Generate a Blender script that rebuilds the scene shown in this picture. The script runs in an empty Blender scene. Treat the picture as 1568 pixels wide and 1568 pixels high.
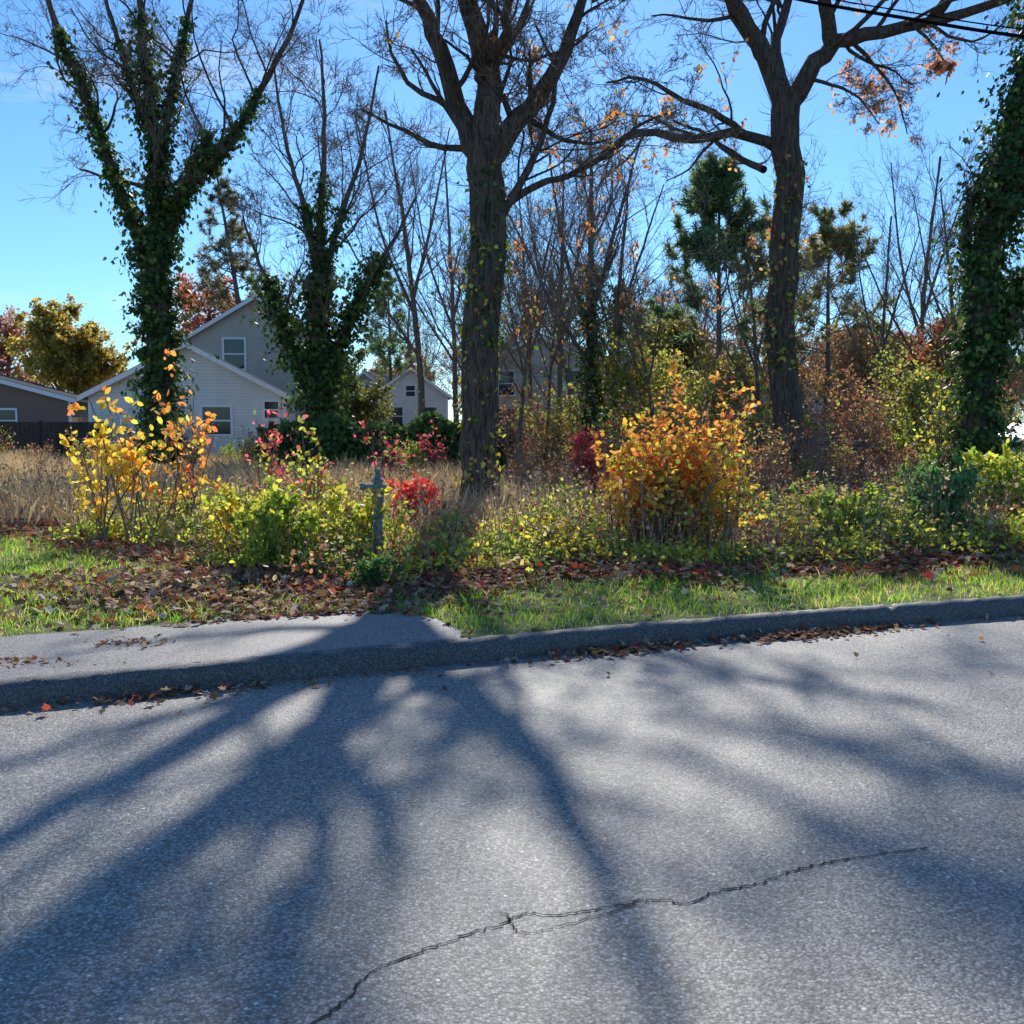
import bpy, math, numpy as np
from mathutils import Vector
rng=np.random.default_rng(11)
sc=bpy.context.scene
TH=math.radians(5.1); CH=1.6; CT,ST=math.cos(TH),math.sin(TH)
A=np.array
# bearing helpers: real-world point at distance Y seen on a given bearing / elevation
def W(px,py,Y):
    u=(px-784)/1568; v=(784-py)/1568; t=Y/(CT+v*ST)
    return A([u*t,Y,CH+t*(-ST+v*CT)])
def G(px,py,z=.14):
    u=(px-784)/1568; v=(784-py)/1568; t=(z-CH)/(-ST+v*CT)
    return A([u*t,(CT+v*ST)*t])
def nrm(a): return a/np.maximum(np.linalg.norm(a,axis=-1,keepdims=True),1e-9)

# ---------------- materials ----------------
def newmat(name):
    m=bpy.data.materials.new(name); m.use_nodes=True; nt=m.node_tree; nt.nodes.clear()
    o=nt.nodes.new('ShaderNodeOutputMaterial'); return m,nt,o
def N(nt,t,**k):
    n=nt.nodes.new(t)
    for a,b in k.items():
        if a.startswith('_'): setattr(n,a[1:],b)
        else: n.inputs[a.replace('__',' ')].default_value=b
    return n
def ramp(nt,fac,stops):
    r=nt.nodes.new('ShaderNodeValToRGB'); e=r.color_ramp.elements
    while len(e)<len(stops): e.new(.5)
    for i,(p,c) in enumerate(stops):
        e[i].position=p; e[i].color=(*c,1) if len(c)==3 else c
    nt.links.new(fac,r.inputs[0]); return r
def mixc(nt,fac,a,b,mode='MIX'):
    m=nt.nodes.new('ShaderNodeMix'); m.data_type='RGBA'; m.blend_type=mode
    for s,v in ((m.inputs[0],fac),(m.inputs[6],a),(m.inputs[7],b)):
        if isinstance(v,(int,float)): s.default_value=v
        elif isinstance(v,tuple): s.default_value=(*v,1)
        else: nt.links.new(v,s)
    return m.outputs[2]
def leafmat(name,trans=.6,rough=.5,gain=1.5):
    m,nt,o=newmat(name); L=nt.links
    c=N(nt,'ShaderNodeAttribute',_attribute_name='Col')
    p=N(nt,'ShaderNodeBsdfPrincipled',Roughness=rough); p.inputs['Specular IOR Level'].default_value=.3
    t=N(nt,'ShaderNodeBsdfTranslucent'); L.new(c.outputs[0],p.inputs[0])
    g=mixc(nt,1.0,c.outputs[0],(gain,gain,gain*.7),'MULTIPLY'); L.new(g,t.inputs[0])
    x=N(nt,'ShaderNodeMixShader',Fac=trans); L.new(p.outputs[0],x.inputs[1]); L.new(t.outputs[0],x.inputs[2])
    L.new(x.outputs[0],o.inputs[0]); return m
def bark(name,c1,c2,sc_=6):
    m,nt,o=newmat(name); L=nt.links
    tc=N(nt,'ShaderNodeTexCoord'); mp=N(nt,'ShaderNodeMapping'); mp.inputs['Scale'].default_value=(sc_*2.2,sc_*2.2,sc_*.35)
    L.new(tc.outputs['Object'],mp.inputs[0])
    n=N(nt,'ShaderNodeTexNoise',Scale=1.6,Detail=8.,Roughness=.7); L.new(mp.outputs[0],n.inputs[0])
    r=ramp(nt,n.outputs[0],[(.38,c1),(.62,c2)])
    b=N(nt,'ShaderNodeBump',Strength=1.,Distance=.08); L.new(n.outputs[0],b.inputs['Height'])
    p=N(nt,'ShaderNodeBsdfPrincipled',Roughness=.9); L.new(r.outputs[0],p.inputs[0]); L.new(b.outputs[0],p.inputs['Normal'])
    L.new(p.outputs[0],o.inputs[0]); return m
def plain(name,c,rough=.6,var=.25,scale=6,metal=0.,bump=0.,spec=.5):
    m,nt,o=newmat(name); L=nt.links
    tc=N(nt,'ShaderNodeTexCoord'); n=N(nt,'ShaderNodeTexNoise',Scale=float(scale),Detail=6.)
    L.new(tc.outputs['Object'],n.inputs[0])
    r=ramp(nt,n.outputs[0],[(.3,tuple(x*(1-var) for x in c)),(.7,tuple(min(1,x*(1+var)) for x in c))])
    p=N(nt,'ShaderNodeBsdfPrincipled',Roughness=rough,Metallic=metal); L.new(r.outputs[0],p.inputs[0]); p.inputs['Specular IOR Level'].default_value=spec
    if bump: 
        b=N(nt,'ShaderNodeBump',Strength=bump,Distance=.02); L.new(n.outputs[0],b.inputs['Height']); L.new(b.outputs[0],p.inputs['Normal'])
    L.new(p.outputs[0],o.inputs[0]); return m
def siding(name,c,pitch=.12):
    m,nt,o=newmat(name); L=nt.links
    tc=N(nt,'ShaderNodeTexCoord'); s=N(nt,'ShaderNodeSeparateXYZ'); L.new(tc.outputs['Object'],s.inputs[0])
    d=N(nt,'ShaderNodeMath',_operation='DIVIDE'); d.inputs[1].default_value=pitch; L.new(s.outputs[2],d.inputs[0])
    f=N(nt,'ShaderNodeMath',_operation='FRACT'); L.new(d.outputs[0],f.inputs[0])
    r=ramp(nt,f.outputs[0],[(0,tuple(x*.55 for x in c)),(.12,c),(1,tuple(x*.93 for x in c))])
    n=N(nt,'ShaderNodeTexNoise',Scale=1.5,Detail=5.); L.new(tc.outputs['Object'],n.inputs[0])
    q=ramp(nt,n.outputs[0],[(.3,(.85,.85,.85)),(.7,(1,1,1))])
    cc=mixc(nt,1.,r.outputs[0],q.outputs[0],'MULTIPLY')
    b=N(nt,'ShaderNodeBump',Strength=.6,Distance=.02); L.new(f.outputs[0],b.inputs['Height'])
    p=N(nt,'ShaderNodeBsdfPrincipled',Roughness=.6); L.new(cc,p.inputs[0]); L.new(b.outputs[0],p.inputs['Normal'])
    L.new(p.outputs[0],o.inputs[0]); return m
def asphalt(name,lo,hi,sc_=1.):
    m,nt,o=newmat(name); L=nt.links
    tc=N(nt,'ShaderNodeTexCoord')
    n1=N(nt,'ShaderNodeTexNoise',Scale=.9,Detail=6.,Roughness=.6); L.new(tc.outputs['Object'],n1.inputs[0])
    v=N(nt,'ShaderNodeTexVoronoi',Scale=95.*sc_); L.new(tc.outputs['Object'],v.inputs[0])
    v2=N(nt,'ShaderNodeTexVoronoi',Scale=42.*sc_); L.new(tc.outputs['Object'],v2.inputs[0])
    n2=N(nt,'ShaderNodeTexNoise',Scale=110.,Detail=4.,Roughness=.75); L.new(tc.outputs['Object'],n2.inputs[0])
    s=N(nt,'ShaderNodeSeparateColor'); L.new(v.outputs['Color'],s.inputs[0])
    stone=ramp(nt,s.outputs[0],[(0,lo),(.45,tuple((a+b)/2 for a,b in zip(lo,hi))),(.85,hi),(1,tuple(min(.8,x*1.35) for x in hi))])
    edge=ramp(nt,v.outputs['Distance'],[(.25,(1,1,1)),(.75,(.45,.45,.46))])
    c=mixc(nt,1.,stone.outputs[0],edge.outputs[0],'MULTIPLY')
    s2=N(nt,'ShaderNodeSeparateColor'); L.new(v2.outputs['Color'],s2.inputs[0])
    big=ramp(nt,s2.outputs[1],[(.965,(0,0,0)),(.98,(1,1,1))])
    bd=ramp(nt,v2.outputs['Distance'],[(.22,(1,1,1)),(.32,(0,0,0))])
    bm=mixc(nt,1.,big.outputs[0],bd.outputs[0],'MULTIPLY')
    c=mixc(nt,bm,c,tuple(min(.85,x*1.8) for x in hi))
    lg=ramp(nt,n1.outputs[0],[(.3,(.84,.84,.84)),(.7,(1.08,1.07,1.05))])
    c=mixc(nt,1.,c,lg.outputs[0],'MULTIPLY')
    hh=N(nt,'ShaderNodeMath',_operation='MULTIPLY_ADD'); hh.inputs[1].default_value=-.8
    L.new(v.outputs['Distance'],hh.inputs[0]); L.new(n2.outputs[0],hh.inputs[2])
    b=N(nt,'ShaderNodeBump',Strength=.5,Distance=.005); L.new(hh.outputs[0],b.inputs['Height'])
    p=N(nt,'ShaderNodeBsdfPrincipled',Roughness=.62); L.new(c,p.inputs[0]); L.new(b.outputs[0],p.inputs['Normal'])
    L.new(p.outputs[0],o.inputs[0]); return m
M_leaf=leafmat('leaf_mat'); M_ivy=leafmat('ivy_mat',.35,.5,1.3); M_grass=leafmat('grass_mat',.6,.6,1.5); M_dry=leafmat('dry_leaf_mat',.35,.75,1.3)
M_bark=bark('bark_mat',(.038,.027,.02),(.21,.15,.11)); M_bark2=bark('grey_bark_mat',(.085,.066,.052),(.30,.235,.185),9)
M_twig=plain('twig_mat',(.22,.16,.12),.85,.3,4)
M_twigr=plain('red_twig_mat',(.34,.20,.15),.85,.35,4)
M_road=asphalt('asphalt_mat',(.175,.163,.146),(.50,.468,.415))
M_walk=asphalt('sidewalk_asphalt_mat',(.18,.168,.153),(.44,.41,.37),1.2)
M_kerb=asphalt('kerb_mat',(.07,.068,.066),(.21,.205,.195),1.5)
M_white=plain('white_trim_mat',(.85,.85,.85),.5,.05)
M_glass=plain('window_glass_mat',(.03,.04,.05),.08,.3,2)
M_roof=plain('shingle_mat',(.075,.078,.09),1.,.35,12,0.,.5,.05)
M_roof2=plain('brown_shingle_mat',(.19,.145,.125),1.,.3,12,0.,.5,.05)
M_dark=plain('dark_wood_mat',(.045,.035,.03),.85,.4,10)

# ---------------- mesh builder ----------------
class MB:
    def __init__(s): s.v=[];s.f=[];s.c=[];s.m=[];s.n=0;s.sm=[]
    def add(s,v,f,col=None,mat=0,smooth=False):
        v=np.asarray(v,float).reshape(-1,3); f=np.asarray(f,int)
        if len(v)==0: return
        s.v.append(v); s.f.append(f+s.n); s.n+=len(v); s.m.append(np.full(len(f),mat)); s.sm.append(np.full(len(f),smooth))
        if col is None: col=np.full((len(v),3),.5)
        s.c.append(col)
    def mesh(s,name,mats):
        me=bpy.data.meshes.new(name); v=np.concatenate(s.v); me.vertices.add(len(v)); me.vertices.foreach_set('co',v.ravel())
        li=np.concatenate([f.ravel() for f in s.f]); tot=np.concatenate([np.full(len(f),f.shape[1]) for f in s.f])
        me.loops.add(len(li)); me.loops.foreach_set('vertex_index',li.astype(np.int32))
        me.polygons.add(len(tot)); st=np.concatenate([[0],np.cumsum(tot)[:-1]]); me.polygons.foreach_set('loop_start',st.astype(np.int32))
        me.polygons.foreach_set('material_index',np.concatenate(s.m).astype(np.int32))
        me.polygons.foreach_set('use_smooth',np.concatenate(s.sm))
        for m in mats: me.materials.append(m)
        a=me.color_attributes.new('Col','FLOAT_COLOR','POINT'); c=np.concatenate(s.c); c4=np.ones((len(c),4)); c4[:,:3]=c
        a.data.foreach_set('color',c4.ravel().astype(np.float32))
        me.update(calc_edges=True); return me
    def obj(s,name,mats,parent=None,loc=None):
        o=bpy.data.objects.new(name,s.mesh(name,mats)); sc.collection.objects.link(o)
        if parent: o.parent=parent
        if loc is not None: o.location=loc
        return o
def empty(name,loc=(0,0,0),rz=0):
    e=bpy.data.objects.new(name,None); sc.collection.objects.link(e); e.location=loc; e.rotation_euler=(0,0,rz); e.empty_display_size=.3; return e
def box(mb,x0,x1,y0,y1,z0,z1,mat=0):
    v=[(x,y,z) for z in (z0,z1) for x,y in ((x0,y0),(x1,y0),(x1,y1),(x0,y1))]
    mb.add(v,[(0,3,2,1),(4,5,6,7),(0,1,5,4),(1,2,6,5),(2,3,7,6),(3,0,4,7)],None,mat)

# ---------------- branch tools ----------------
def tubes(mb,pts,rad,S=5,mat=0):
    n,K,_=pts.shape
    if n==0: return
    tan=nrm(np.gradient(pts,axis=1)); d=nrm(pts[:,-1]-pts[:,0])
    ref=nrm(np.cross(d,np.where(np.abs(d[:,2:3])>.8,A([[1.,0,0]]),A([[0,0,1.]]))))[:,None,:]
    nn=nrm(ref-(ref*tan).sum(-1,keepdims=True)*tan); b=np.cross(tan,nn)
    a=np.arange(S)*2*math.pi/S; ca=np.cos(a)[None,None,:,None]; sa=np.sin(a)[None,None,:,None]
    v=pts[:,:,None,:]+rad[:,:,None,None]*(ca*nn[:,:,None,:]+sa*b[:,:,None,:])
    i=np.arange(n)[:,None,None]*K*S; k=np.arange(K-1)[None,:,None]*S; s=np.arange(S)[None,None,:]; s2=(s+1)%S
    f=np.stack([i+k+s,i+k+s2,i+k+S+s2,i+k+S+s],-1).reshape(-1,4)
    mb.add(v.reshape(-1,3),f,None,mat,True)
def grow(st,di,L,r0,K,wander,trop,taper=.3):
    n=len(st); d=nrm(di); p=[st]
    for k in range(K-1):
        d=nrm(d+rng.normal(0,wander,(n,3))+A([0,0,trop])); p.append(p[-1]+d*(L/(K-1))[:,None])
    return np.stack(p,1), r0[:,None]*(1-(1-taper)*np.linspace(0,1,K))[None]
def spawn(pts,rad,L,m,tmin,ang,lr,rr,rmin=.005,tmax=1.):
    n,K,_=pts.shape; idx=np.repeat(np.arange(n),m); t=rng.uniform(tmin,tmax,n*m)*(K-1); i=np.minimum(t.astype(int),K-2); f=(t-i)[:,None]
    p=pts[idx,i]*(1-f)+pts[idx,i+1]*f; tan=nrm(pts[idx,i+1]-pts[idx,i]); perp=nrm(np.cross(tan,rng.normal(size=(n*m,3))))
    a=rng.normal(ang,ang*.25,n*m)[:,None]; d=tan*np.cos(a)+perp*np.sin(a)
    r=np.maximum((rad[idx,i]*(1-f[:,0])+rad[idx,i+1]*f[:,0])*rr,rmin); Lc=L[idx]*lr*(1.2-.6*t/(K-1))*rng.uniform(.55,1.25,n*m)
    return p,d,Lc,r
def catmull(P,K):
    P=np.asarray(P,float); n=len(P); Q=np.vstack([2*P[0]-P[1],P,2*P[-1]-P[-2]]); seg=np.linspace(0,n-1-1e-6,K); out=[]
    for s in seg:
        i=int(s); t=s-i; a,b,c,d=Q[i:i+4]
        out.append(.5*((2*b)+(-a+c)*t+(2*a-5*b+4*c-d)*t*t+(-a+3*b-3*c+d)*t**3))
    return np.array(out)
def col(pal,n,jit=.18):
    cs=A([p[:3] for p in pal],dtype=float); w=A([p[3] for p in pal],dtype=float); w/=w.sum()
    c=cs[rng.choice(len(cs),n,p=w)]; return np.clip(c*rng.uniform(1-jit*1.6,1+jit*1.6,(n,1))*rng.uniform(1-jit*.5,1+jit*.5,(n,3)),0,.95)
OV=A([(0,0),(.3,.27),(.7,.24),(1,0),(.7,-.24),(.3,-.27)]); RH=A([(0,0),(.5,.33),(1,0),(.5,-.33)])
ND=A([(0,.05),(1,.03),(1,-.03),(0,-.05)])
MP=A([(0,0),(.15,.28),(.02,.5),(.38,.36),(.55,.5),(.62,.2),(1,0),(.62,-.2),(.55,-.5),(.38,-.36),(.02,-.5),(.15,-.28)])
IV=A([(0,0),(-.08,.32),(.3,.3),(.42,.46),(.6,.2),(1,0),(.6,-.2),(.42,-.46),(.3,-.3),(-.08,-.32)])
def leaves(mb,c,size,cols,T=OV,nor=None,nj=.6,mat=0,curl=.25,dirn=None,dj=.5):
    n=len(c)
    if n==0: return
    nv=rng.normal(size=(n,3)) if nor is None else nor+rng.normal(0,nj,(n,3))
    nv=nrm(nv); a=rng.normal(size=(n,3)) if dirn is None else dirn+rng.normal(0,dj,(n,3))
    a=nrm(a-(a*nv).sum(1,keepdims=True)*nv); b=np.cross(nv,a)
    x=T[:,0][None,:,None]; y=T[:,1][None,:,None]; z=(curl*((x-.5)**2+y*y*1.4))
    v=c[:,None,:]+size[:,None,None]*(x*a[:,None]+y*b[:,None]-z*nv[:,None]*rng.uniform(-1,1.5,(n,1,1)))
    k=len(T); mb.add(v.reshape(-1,3),np.arange(n*k).reshape(n,k),np.repeat(cols,k,0),mat)
def onlines(pts,n,tmin=0.):
    N_,K,_=pts.shape; i=rng.integers(0,N_,n); t=rng.uniform(tmin,1,n)*(K-1); k=np.minimum(t.astype(int),K-2); f=(t-k)[:,None]
    return pts[i,k]*(1-f)+pts[i,k+1]*f, i
# palettes (linear base colours)
YEL=[(.85,.60,.08,3),(.80,.48,.08,1),(.60,.55,.10,1)]
ORG=[(.88,.34,.09,3),(.90,.50,.11,2),(.78,.22,.09,1.3)]
RED=[(.65,.06,.05,2),(.75,.14,.09,1),(.38,.04,.03,1)]
PNK=[(.80,.14,.24,2),(.72,.22,.22,1),(.55,.05,.08,1)]
GRN=[(.17,.29,.06,3),(.27,.38,.08,2),(.10,.18,.04,1)]
YGR=[(.46,.50,.09,3),(.64,.58,.10,1.5),(.27,.35,.07,1.5)]
IVY=[(.05,.105,.03,4),(.085,.15,.035,2),(.17,.23,.05,.8)]
BRN=[(.30,.16,.09,3),(.40,.25,.15,2),(.17,.09,.055,2),(.40,.11,.07,1.4),(.55,.42,.31,.9)]
TAN=[(.66,.48,.30,3),(.74,.58,.40,2),(.46,.33,.2,1)]
LAWN=[(.30,.48,.06,3),(.44,.55,.08,2),(.18,.32,.05,1.2),(.55,.5,.2,.5)]

# ---------------- terrain / road ----------------
cx=A([-80,-20,-8,-2.84,-2.0,-.65,1,2.57,4.17,8,20,80.]); cy=A([-22,-.8,3.5,5.55,5.92,6.55,7.22,7.8,8.33,9.5,12.5,24.])
fx=np.arange(-80,80.01,.25); fy=np.interp(fx,cx,cy)
for _ in range(6): fy=np.convolve(np.pad(fy,3,mode='edge'),np.ones(7)/7,'valid')
def curb(x): return np.interp(x,fx,fy)
bx=A([-30,-6,-4.6,-3,-1.6,-.5,1.9,3.3,4.6,8,20,80.]); by=A([14,12.4,11.2,9.2,8.2,8.7,9.3,9.8,10.0,11,14,28.])
def bed(x): return np.interp(x,bx,by)
WX=[-30,-3.46,-2.29,-1.51,-.85,-.55,-.4,-.3]; WY=[-2.2,6.85,7.35,7.72,7.8,7.45,7.1,6.95]
def walktop(x): return np.where(x<-.3,np.interp(x,WX,WY),curb(x)+.17)
def hz(x,y):
    d=np.clip(y-np.maximum(curb(x)+.8,walktop(x)+.1),0,None)
    return .135+np.minimum(d,1)*(.04*np.sin(x*1.3+y*.7)+.03*np.sin(x*.37-y*1.1)+.03)
m,nt,o=newmat('ground_mat'); L=nt.links
c=N(nt,'ShaderNodeAttribute',_attribute_name='Col'); tc=N(nt,'ShaderNodeTexCoord')
n=N(nt,'ShaderNodeTexNoise',Scale=9.,Detail=9.,Roughness=.75); L.new(tc.outputs['Object'],n.inputs[0])
r=ramp(nt,n.outputs[0],[(.3,(.45,.45,.45)),(.7,(1.5,1.45,1.35))]); cc=mixc(nt,1.,c.outputs[0],r.outputs[0],'MULTIPLY')
b=N(nt,'ShaderNodeBump',Strength=1.,Distance=.04); L.new(n.outputs[0],b.inputs['Height'])
p=N(nt,'ShaderNodeBsdfPrincipled',Roughness=.95); L.new(cc,p.inputs[0]); L.new(b.outputs[0],p.inputs['Normal']); L.new(p.outputs[0],o.inputs[0]); M_gr=m
gx=np.concatenate([np.linspace(-500,-42,20),np.arange(-40,-12,1.),np.arange(-12,14,.2),np.arange(14,40,1.),np.linspace(42,500,20)])
gd=np.concatenate([[0.15],np.arange(.25,8,.2),np.arange(8,30,.8),np.linspace(31,100,20),[150,300,900]])
X,D=np.meshgrid(gx,gd); Y=curb(X)+D; Z=hz(X,Y); Z[0]=.135
V=np.stack([X,Y,Z],-1).reshape(-1,3); nx,ny=len(gx),len(gd)
I=(np.arange(ny-1)[:,None]*nx+np.arange(nx-1)[None]); F=np.stack([I,I+1,I+nx+1,I+nx],-1).reshape(-1,4)
lawnm=(V[:,1]<bed(V[:,0])); field=(~lawnm)&(V[:,1]>13)&(V[:,0]<2-.2*V[:,1]+3)
C=np.tile(A([.15,.10,.065]),(len(V),1)); C[lawnm]=(.17,.21,.055); C[field]=(.40,.29,.16); C[V[:,1]>45]=(.16,.16,.07)
mb=MB(); mb.add(V,F,C,0,True)
# far side of the road (behind the camera)
gd2=A([-9.6,-12,-20,-60,-600]); X,D=np.meshgrid(gx,gd2[::-1]); Y=curb(X)+D; V=np.stack([X,Y,np.full(X.shape,-.01)],-1).reshape(-1,3); ny=len(gd2)
I=(np.arange(ny-1)[:,None]*nx+np.arange(nx-1)[None]); F=np.stack([I,I+1,I+nx+1,I+nx],-1).reshape(-1,4)
mb.add(V,F,np.tile(A([.09,.12,.04]),(len(V),1)),0,True); mb.obj('ground',[M_gr])
mb=MB(); xs=np.arange(-80,80.1,.5); 
v0=np.stack([xs,curb(xs)-10,np.zeros(len(xs))],1); v1=np.stack([xs,curb(xs)+.02,np.zeros(len(xs))],1)
k=np.arange(len(xs)-1); mb.add(np.vstack([v0,v1]),np.stack([k,k+1,k+1+len(xs),k+len(xs)],1))
mb.obj('road',[M_road])
# kerb profile extruded, with joints
mb=MB(); xs=np.arange(-60,60,.05); prof=[(0,-.02),(.008,.08),(.022,.115),(.045,.135),(.075,.146),(.12,.147),(.14,.138),(.15,.0)]
jit=np.convolve(rng.normal(0,.006,len(xs)),np.ones(3)/3,'same'); rows=[]
ch=np.where(np.arange(len(xs))%60<1,-.03,0.)
for (a,z) in prof: rows.append(np.stack([xs,curb(xs)+a+jit-ch*.6*(z<.13),np.full(len(xs),z)+((rng.normal(0,.0035,len(xs))+ch) if z>.05 else 0)],1))
nX=len(xs); V=np.vstack(rows); k=np.arange(nX-1)
F=np.vstack([np.stack([k+i*nX,k+1+i*nX,k+1+(i+1)*nX,k+(i+1)*nX],1) for i in range(len(prof)-1)]); mb.add(V,F,None,0,True)
mb.obj('kerb',[M_kerb])
# asphalt sidewalk strip at left, ending in a ramp tip
mb=MB(); xs=np.concatenate([np.arange(-30,-4,.5),np.arange(-4,-.3,.05)]); 
top=walktop(xs)+np.convolve(rng.normal(0,.03,len(xs)),np.ones(3)/3,'same')
lo=curb(xs)+.145; top=np.maximum(top,lo+.005)
v0=np.stack([xs,lo,np.full(len(xs),.1395)],1); v1=np.stack([xs,top,np.full(len(xs),.1395)],1); k=np.arange(len(xs)-1)
mb.add(np.vstack([v0,v1]),np.stack([k,k+1,k+1+len(xs),k+len(xs)],1)); mb.obj('sidewalk',[M_walk])
# cracks
M_crack=plain('crack_mat',(.02,.02,.02),.95,.3)
mb=MB()
def crack(P,w):
    P=A([G(a,b_,0.) for a,b_ in P]); n=len(P)*9; q=catmull(np.c_[P,np.zeros(len(P))],n)[:,:2]
    q=q+rng.normal(0,.006,q.shape)+np.cumsum(rng.normal(0,.002,q.shape),0)*.5
    t=nrm(np.gradient(q,axis=0)); nn=np.c_[-t[:,1],t[:,0]]; ww=(w*rng.uniform(.3,1.3,n))[:,None]
    v=np.vstack([np.c_[q+nn*ww,np.full(n,.004)],np.c_[q-nn*ww,np.full(n,.004)]]); k=np.arange(n-1)
    mb.add(v,np.stack([k,k+n,k+n+1,k+1],1))
crack([(430,1600),(480,1568),(530,1530),(572,1488),(630,1466),(700,1440),(760,1420),(800,1402),(860,1402),(940,1390),(1000,1380),(1050,1385),(1100,1365),(1160,1352),(1200,1338),(1260,1322),(1340,1308),(1420,1298)],.004)
crack([(770,1398),(800,1428),(850,1420),(930,1400),(1000,1382)],.0025)
crack([(1200,1338),(1255,1325),(1300,1315)],.002)
mb.obj('road_crack',[M_crack])

# ---------------- grass ----------------
def blades(mb,x,y,z,h,w,cols,lean=.35):
    n=len(x); a=rng.uniform(0,2*math.pi,n); dx,dy=np.cos(a)*w/2,np.sin(a)*w/2; l=rng.normal(0,lean,(n,2))*h[:,None]
    b0=np.stack([x-dx,y-dy,z],1); b1=np.stack([x+dx,y+dy,z],1); m0=np.stack([x-dx*.7+l[:,0]*.35,y-dy*.7+l[:,1]*.35,z+h*.6],1); m1=m0+np.stack([dx*1.4,dy*1.4,0*x],1)
    t=np.stack([x+l[:,0],y+l[:,1],z+h],1); v=np.stack([b0,b1,m1,t,m0],1).reshape(-1,3)
    mb.add(v,np.arange(n*5).reshape(n,5),np.repeat(cols,5,0))
mb=MB()
n=165000; x=rng.uniform(-8,9,n); y=rng.uniform(3,13.5,n); cl=np.sin(x*5+2*np.sin(y*3))*np.sin(y*4.3+x)
k=(y>walktop(x)+.0)&(y<bed(x)+.1+.2*np.sin(x*4))&(rng.uniform(size=n)<.8+.3*cl)&(y>curb(x)+.15); x,y,cl=x[k],y[k],cl[k]
hh=rng.uniform(.025,.08,len(x))*(1+.35*cl); hh[rng.uniform(size=len(x))<.03]*=1.8
pc=np.sin(x*1.9+3*np.sin(y*1.1+x*.5)); cc_=col(LAWN,len(x)); dry=(rng.uniform(size=len(x))<.10+.2*(pc<-.3)); cc_[dry]=col(TAN,int(dry.sum()))
blades(mb,x,y,hz(x,y)-.005,hh,rng.uniform(.005,.010,len(x)),cc_,.45); mb.obj('lawn_grass',[M_grass])
mb=MB()
n=90000; x=rng.uniform(-26,3,n); y=rng.uniform(12,36,n)
cl=np.sin(x*1.7+1.3*np.sin(y*.9))*np.sin(y*1.3+x*.8)
k=(y>bed(x)+.6)&(x<3.2-.17*y+rng.normal(0,.4,n))&(x>-.62*y-1.5)&(rng.uniform(size=n)<.75+.3*cl); x,y,cl=x[k],y[k],cl[k]
h=rng.uniform(.2,.52,len(x))*(1+.3*cl); blades(mb,x,y,hz(x,y),h,rng.uniform(.008,.02,len(x)),col(TAN,len(x)),.4)
mb.obj('dry_tall_grass',[M_dry])

# ---------------- leaf litter ----------------
mb=MB()
def litter(x,y,pal=BRN,s=(.045,.095),z=None,lift=.02):
    n=len(x); zz=(hz(x,y) if z is None else np.full(n,z))+rng.uniform(.004,lift,n)
    leaves(mb,np.stack([x,y,zz],1),rng.uniform(*s,n),col(pal,n,.25),MP,A([[0,0,1.]]),.4,0,.5)
n=19000; x=rng.uniform(-7,11,n); off=rng.normal(.4,.6,n); y=bed(x)+off+.15*np.sin(x*3); k=(y>walktop(x)+.05)&((off>-.15)|(rng.uniform(size=n)<.3)); litter(x[k],y[k],BRN+[(.45,.06,.06,1)],lift=.08)
n=3900; x=rng.normal(-2.4,1.1,n); y=rng.normal(8.4,.5,n); k=(y>walktop(x)+.02); litter(x[k],y[k],BRN+[(.65,.52,.42,2)],lift=.06)
n=420; x=rng.uniform(-9,9,n); y=rng.uniform(5,12,n); k=(y>walktop(x)+.05)&(y<bed(x)); litter(x[k],y[k],BRN+[(.7,.62,.5,2)],lift=.05)
# gutter drift
n=800; x=rng.choice([-2.0,.9,2.0,2.3,2.6,.6],n)+rng.normal(0,.28,n); y=curb(x)-np.abs(rng.normal(0,.10,n))-.02; litter(x,y,z=.002,s=(.03,.07),lift=.03)
n=260; x=rng.uniform(-5,6,n); y=curb(x)-np.abs(rng.normal(0,.09,n))-.02; litter(x,y,z=.002,s=(.02,.06))
n=10; x=rng.uniform(-3,4,n); y=curb(x)-rng.uniform(.2,1.6,n); litter(x,y,z=.004,s=(.025,.05))
n=260; x=rng.normal(-1.6,.45,n); y=walktop(x)-np.abs(rng.normal(0,.08,n)); litter(x,y,z=.141,s=(.03,.07))
n=70; x=rng.normal(-2.5,.16,n); y=6.65+rng.normal(0,.07,n); litter(x,y,z=.141,s=(.02,.045)); 
n=110; x=rng.normal(-3.1,.25,n); y=6.1+rng.normal(0,.06,n); litter(x,y,z=.141,s=(.02,.04),pal=[(.35,.17,.08,1)])
mb.obj('fallen_leaves',[M_dry])

# ---------------- trees ----------------
def limb(P,Y,r0,r1,K=16,wob=.0):
    Q=A([W(p[0],p[1],Y+(p[2] if len(p)>2 else 0)) for p in P]); q=catmull(Q,K)
    if wob: q[1:]+=rng.normal(0,wob,(K-1,3))
    t=np.linspace(0,1,K); return q, r0*(1-t)+r1*t
def ivy_on(mb,q,r,n,spread,size,pal,mat,t0=0.,t1=1.,T=IV):
    K=len(q); t=(t0+(t1-t0)*rng.uniform(0,1,n)**1.25)*(K-1); i=np.minimum(t.astype(int),K-2); f=(t-i)[:,None]; p=q[i]*(1-f)+q[i+1]*f
    rr=r[i]; tan=nrm(q[i+1]-q[i]); d=nrm(np.cross(tan,rng.normal(size=(n,3))))
    ang=np.arctan2(d[:,1],d[:,0]); bul=1+.55*np.sin(t*1.9+ang*2)+.5*np.sin(t*5.3-ang*3+1)+.3*np.sin(t*11+ang*5)
    off=rr+np.abs(rng.normal(0,1,n))*spread*np.clip(bul,.1,2)
    p=p+d*off[:,None]; leaves(mb,p,rng.uniform(*size,n),col(pal,n,.35),T,d+A([[0,0,.3]]),.6,mat,.3,A([[0,0,-1.]]),.7)
    return p
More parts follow.
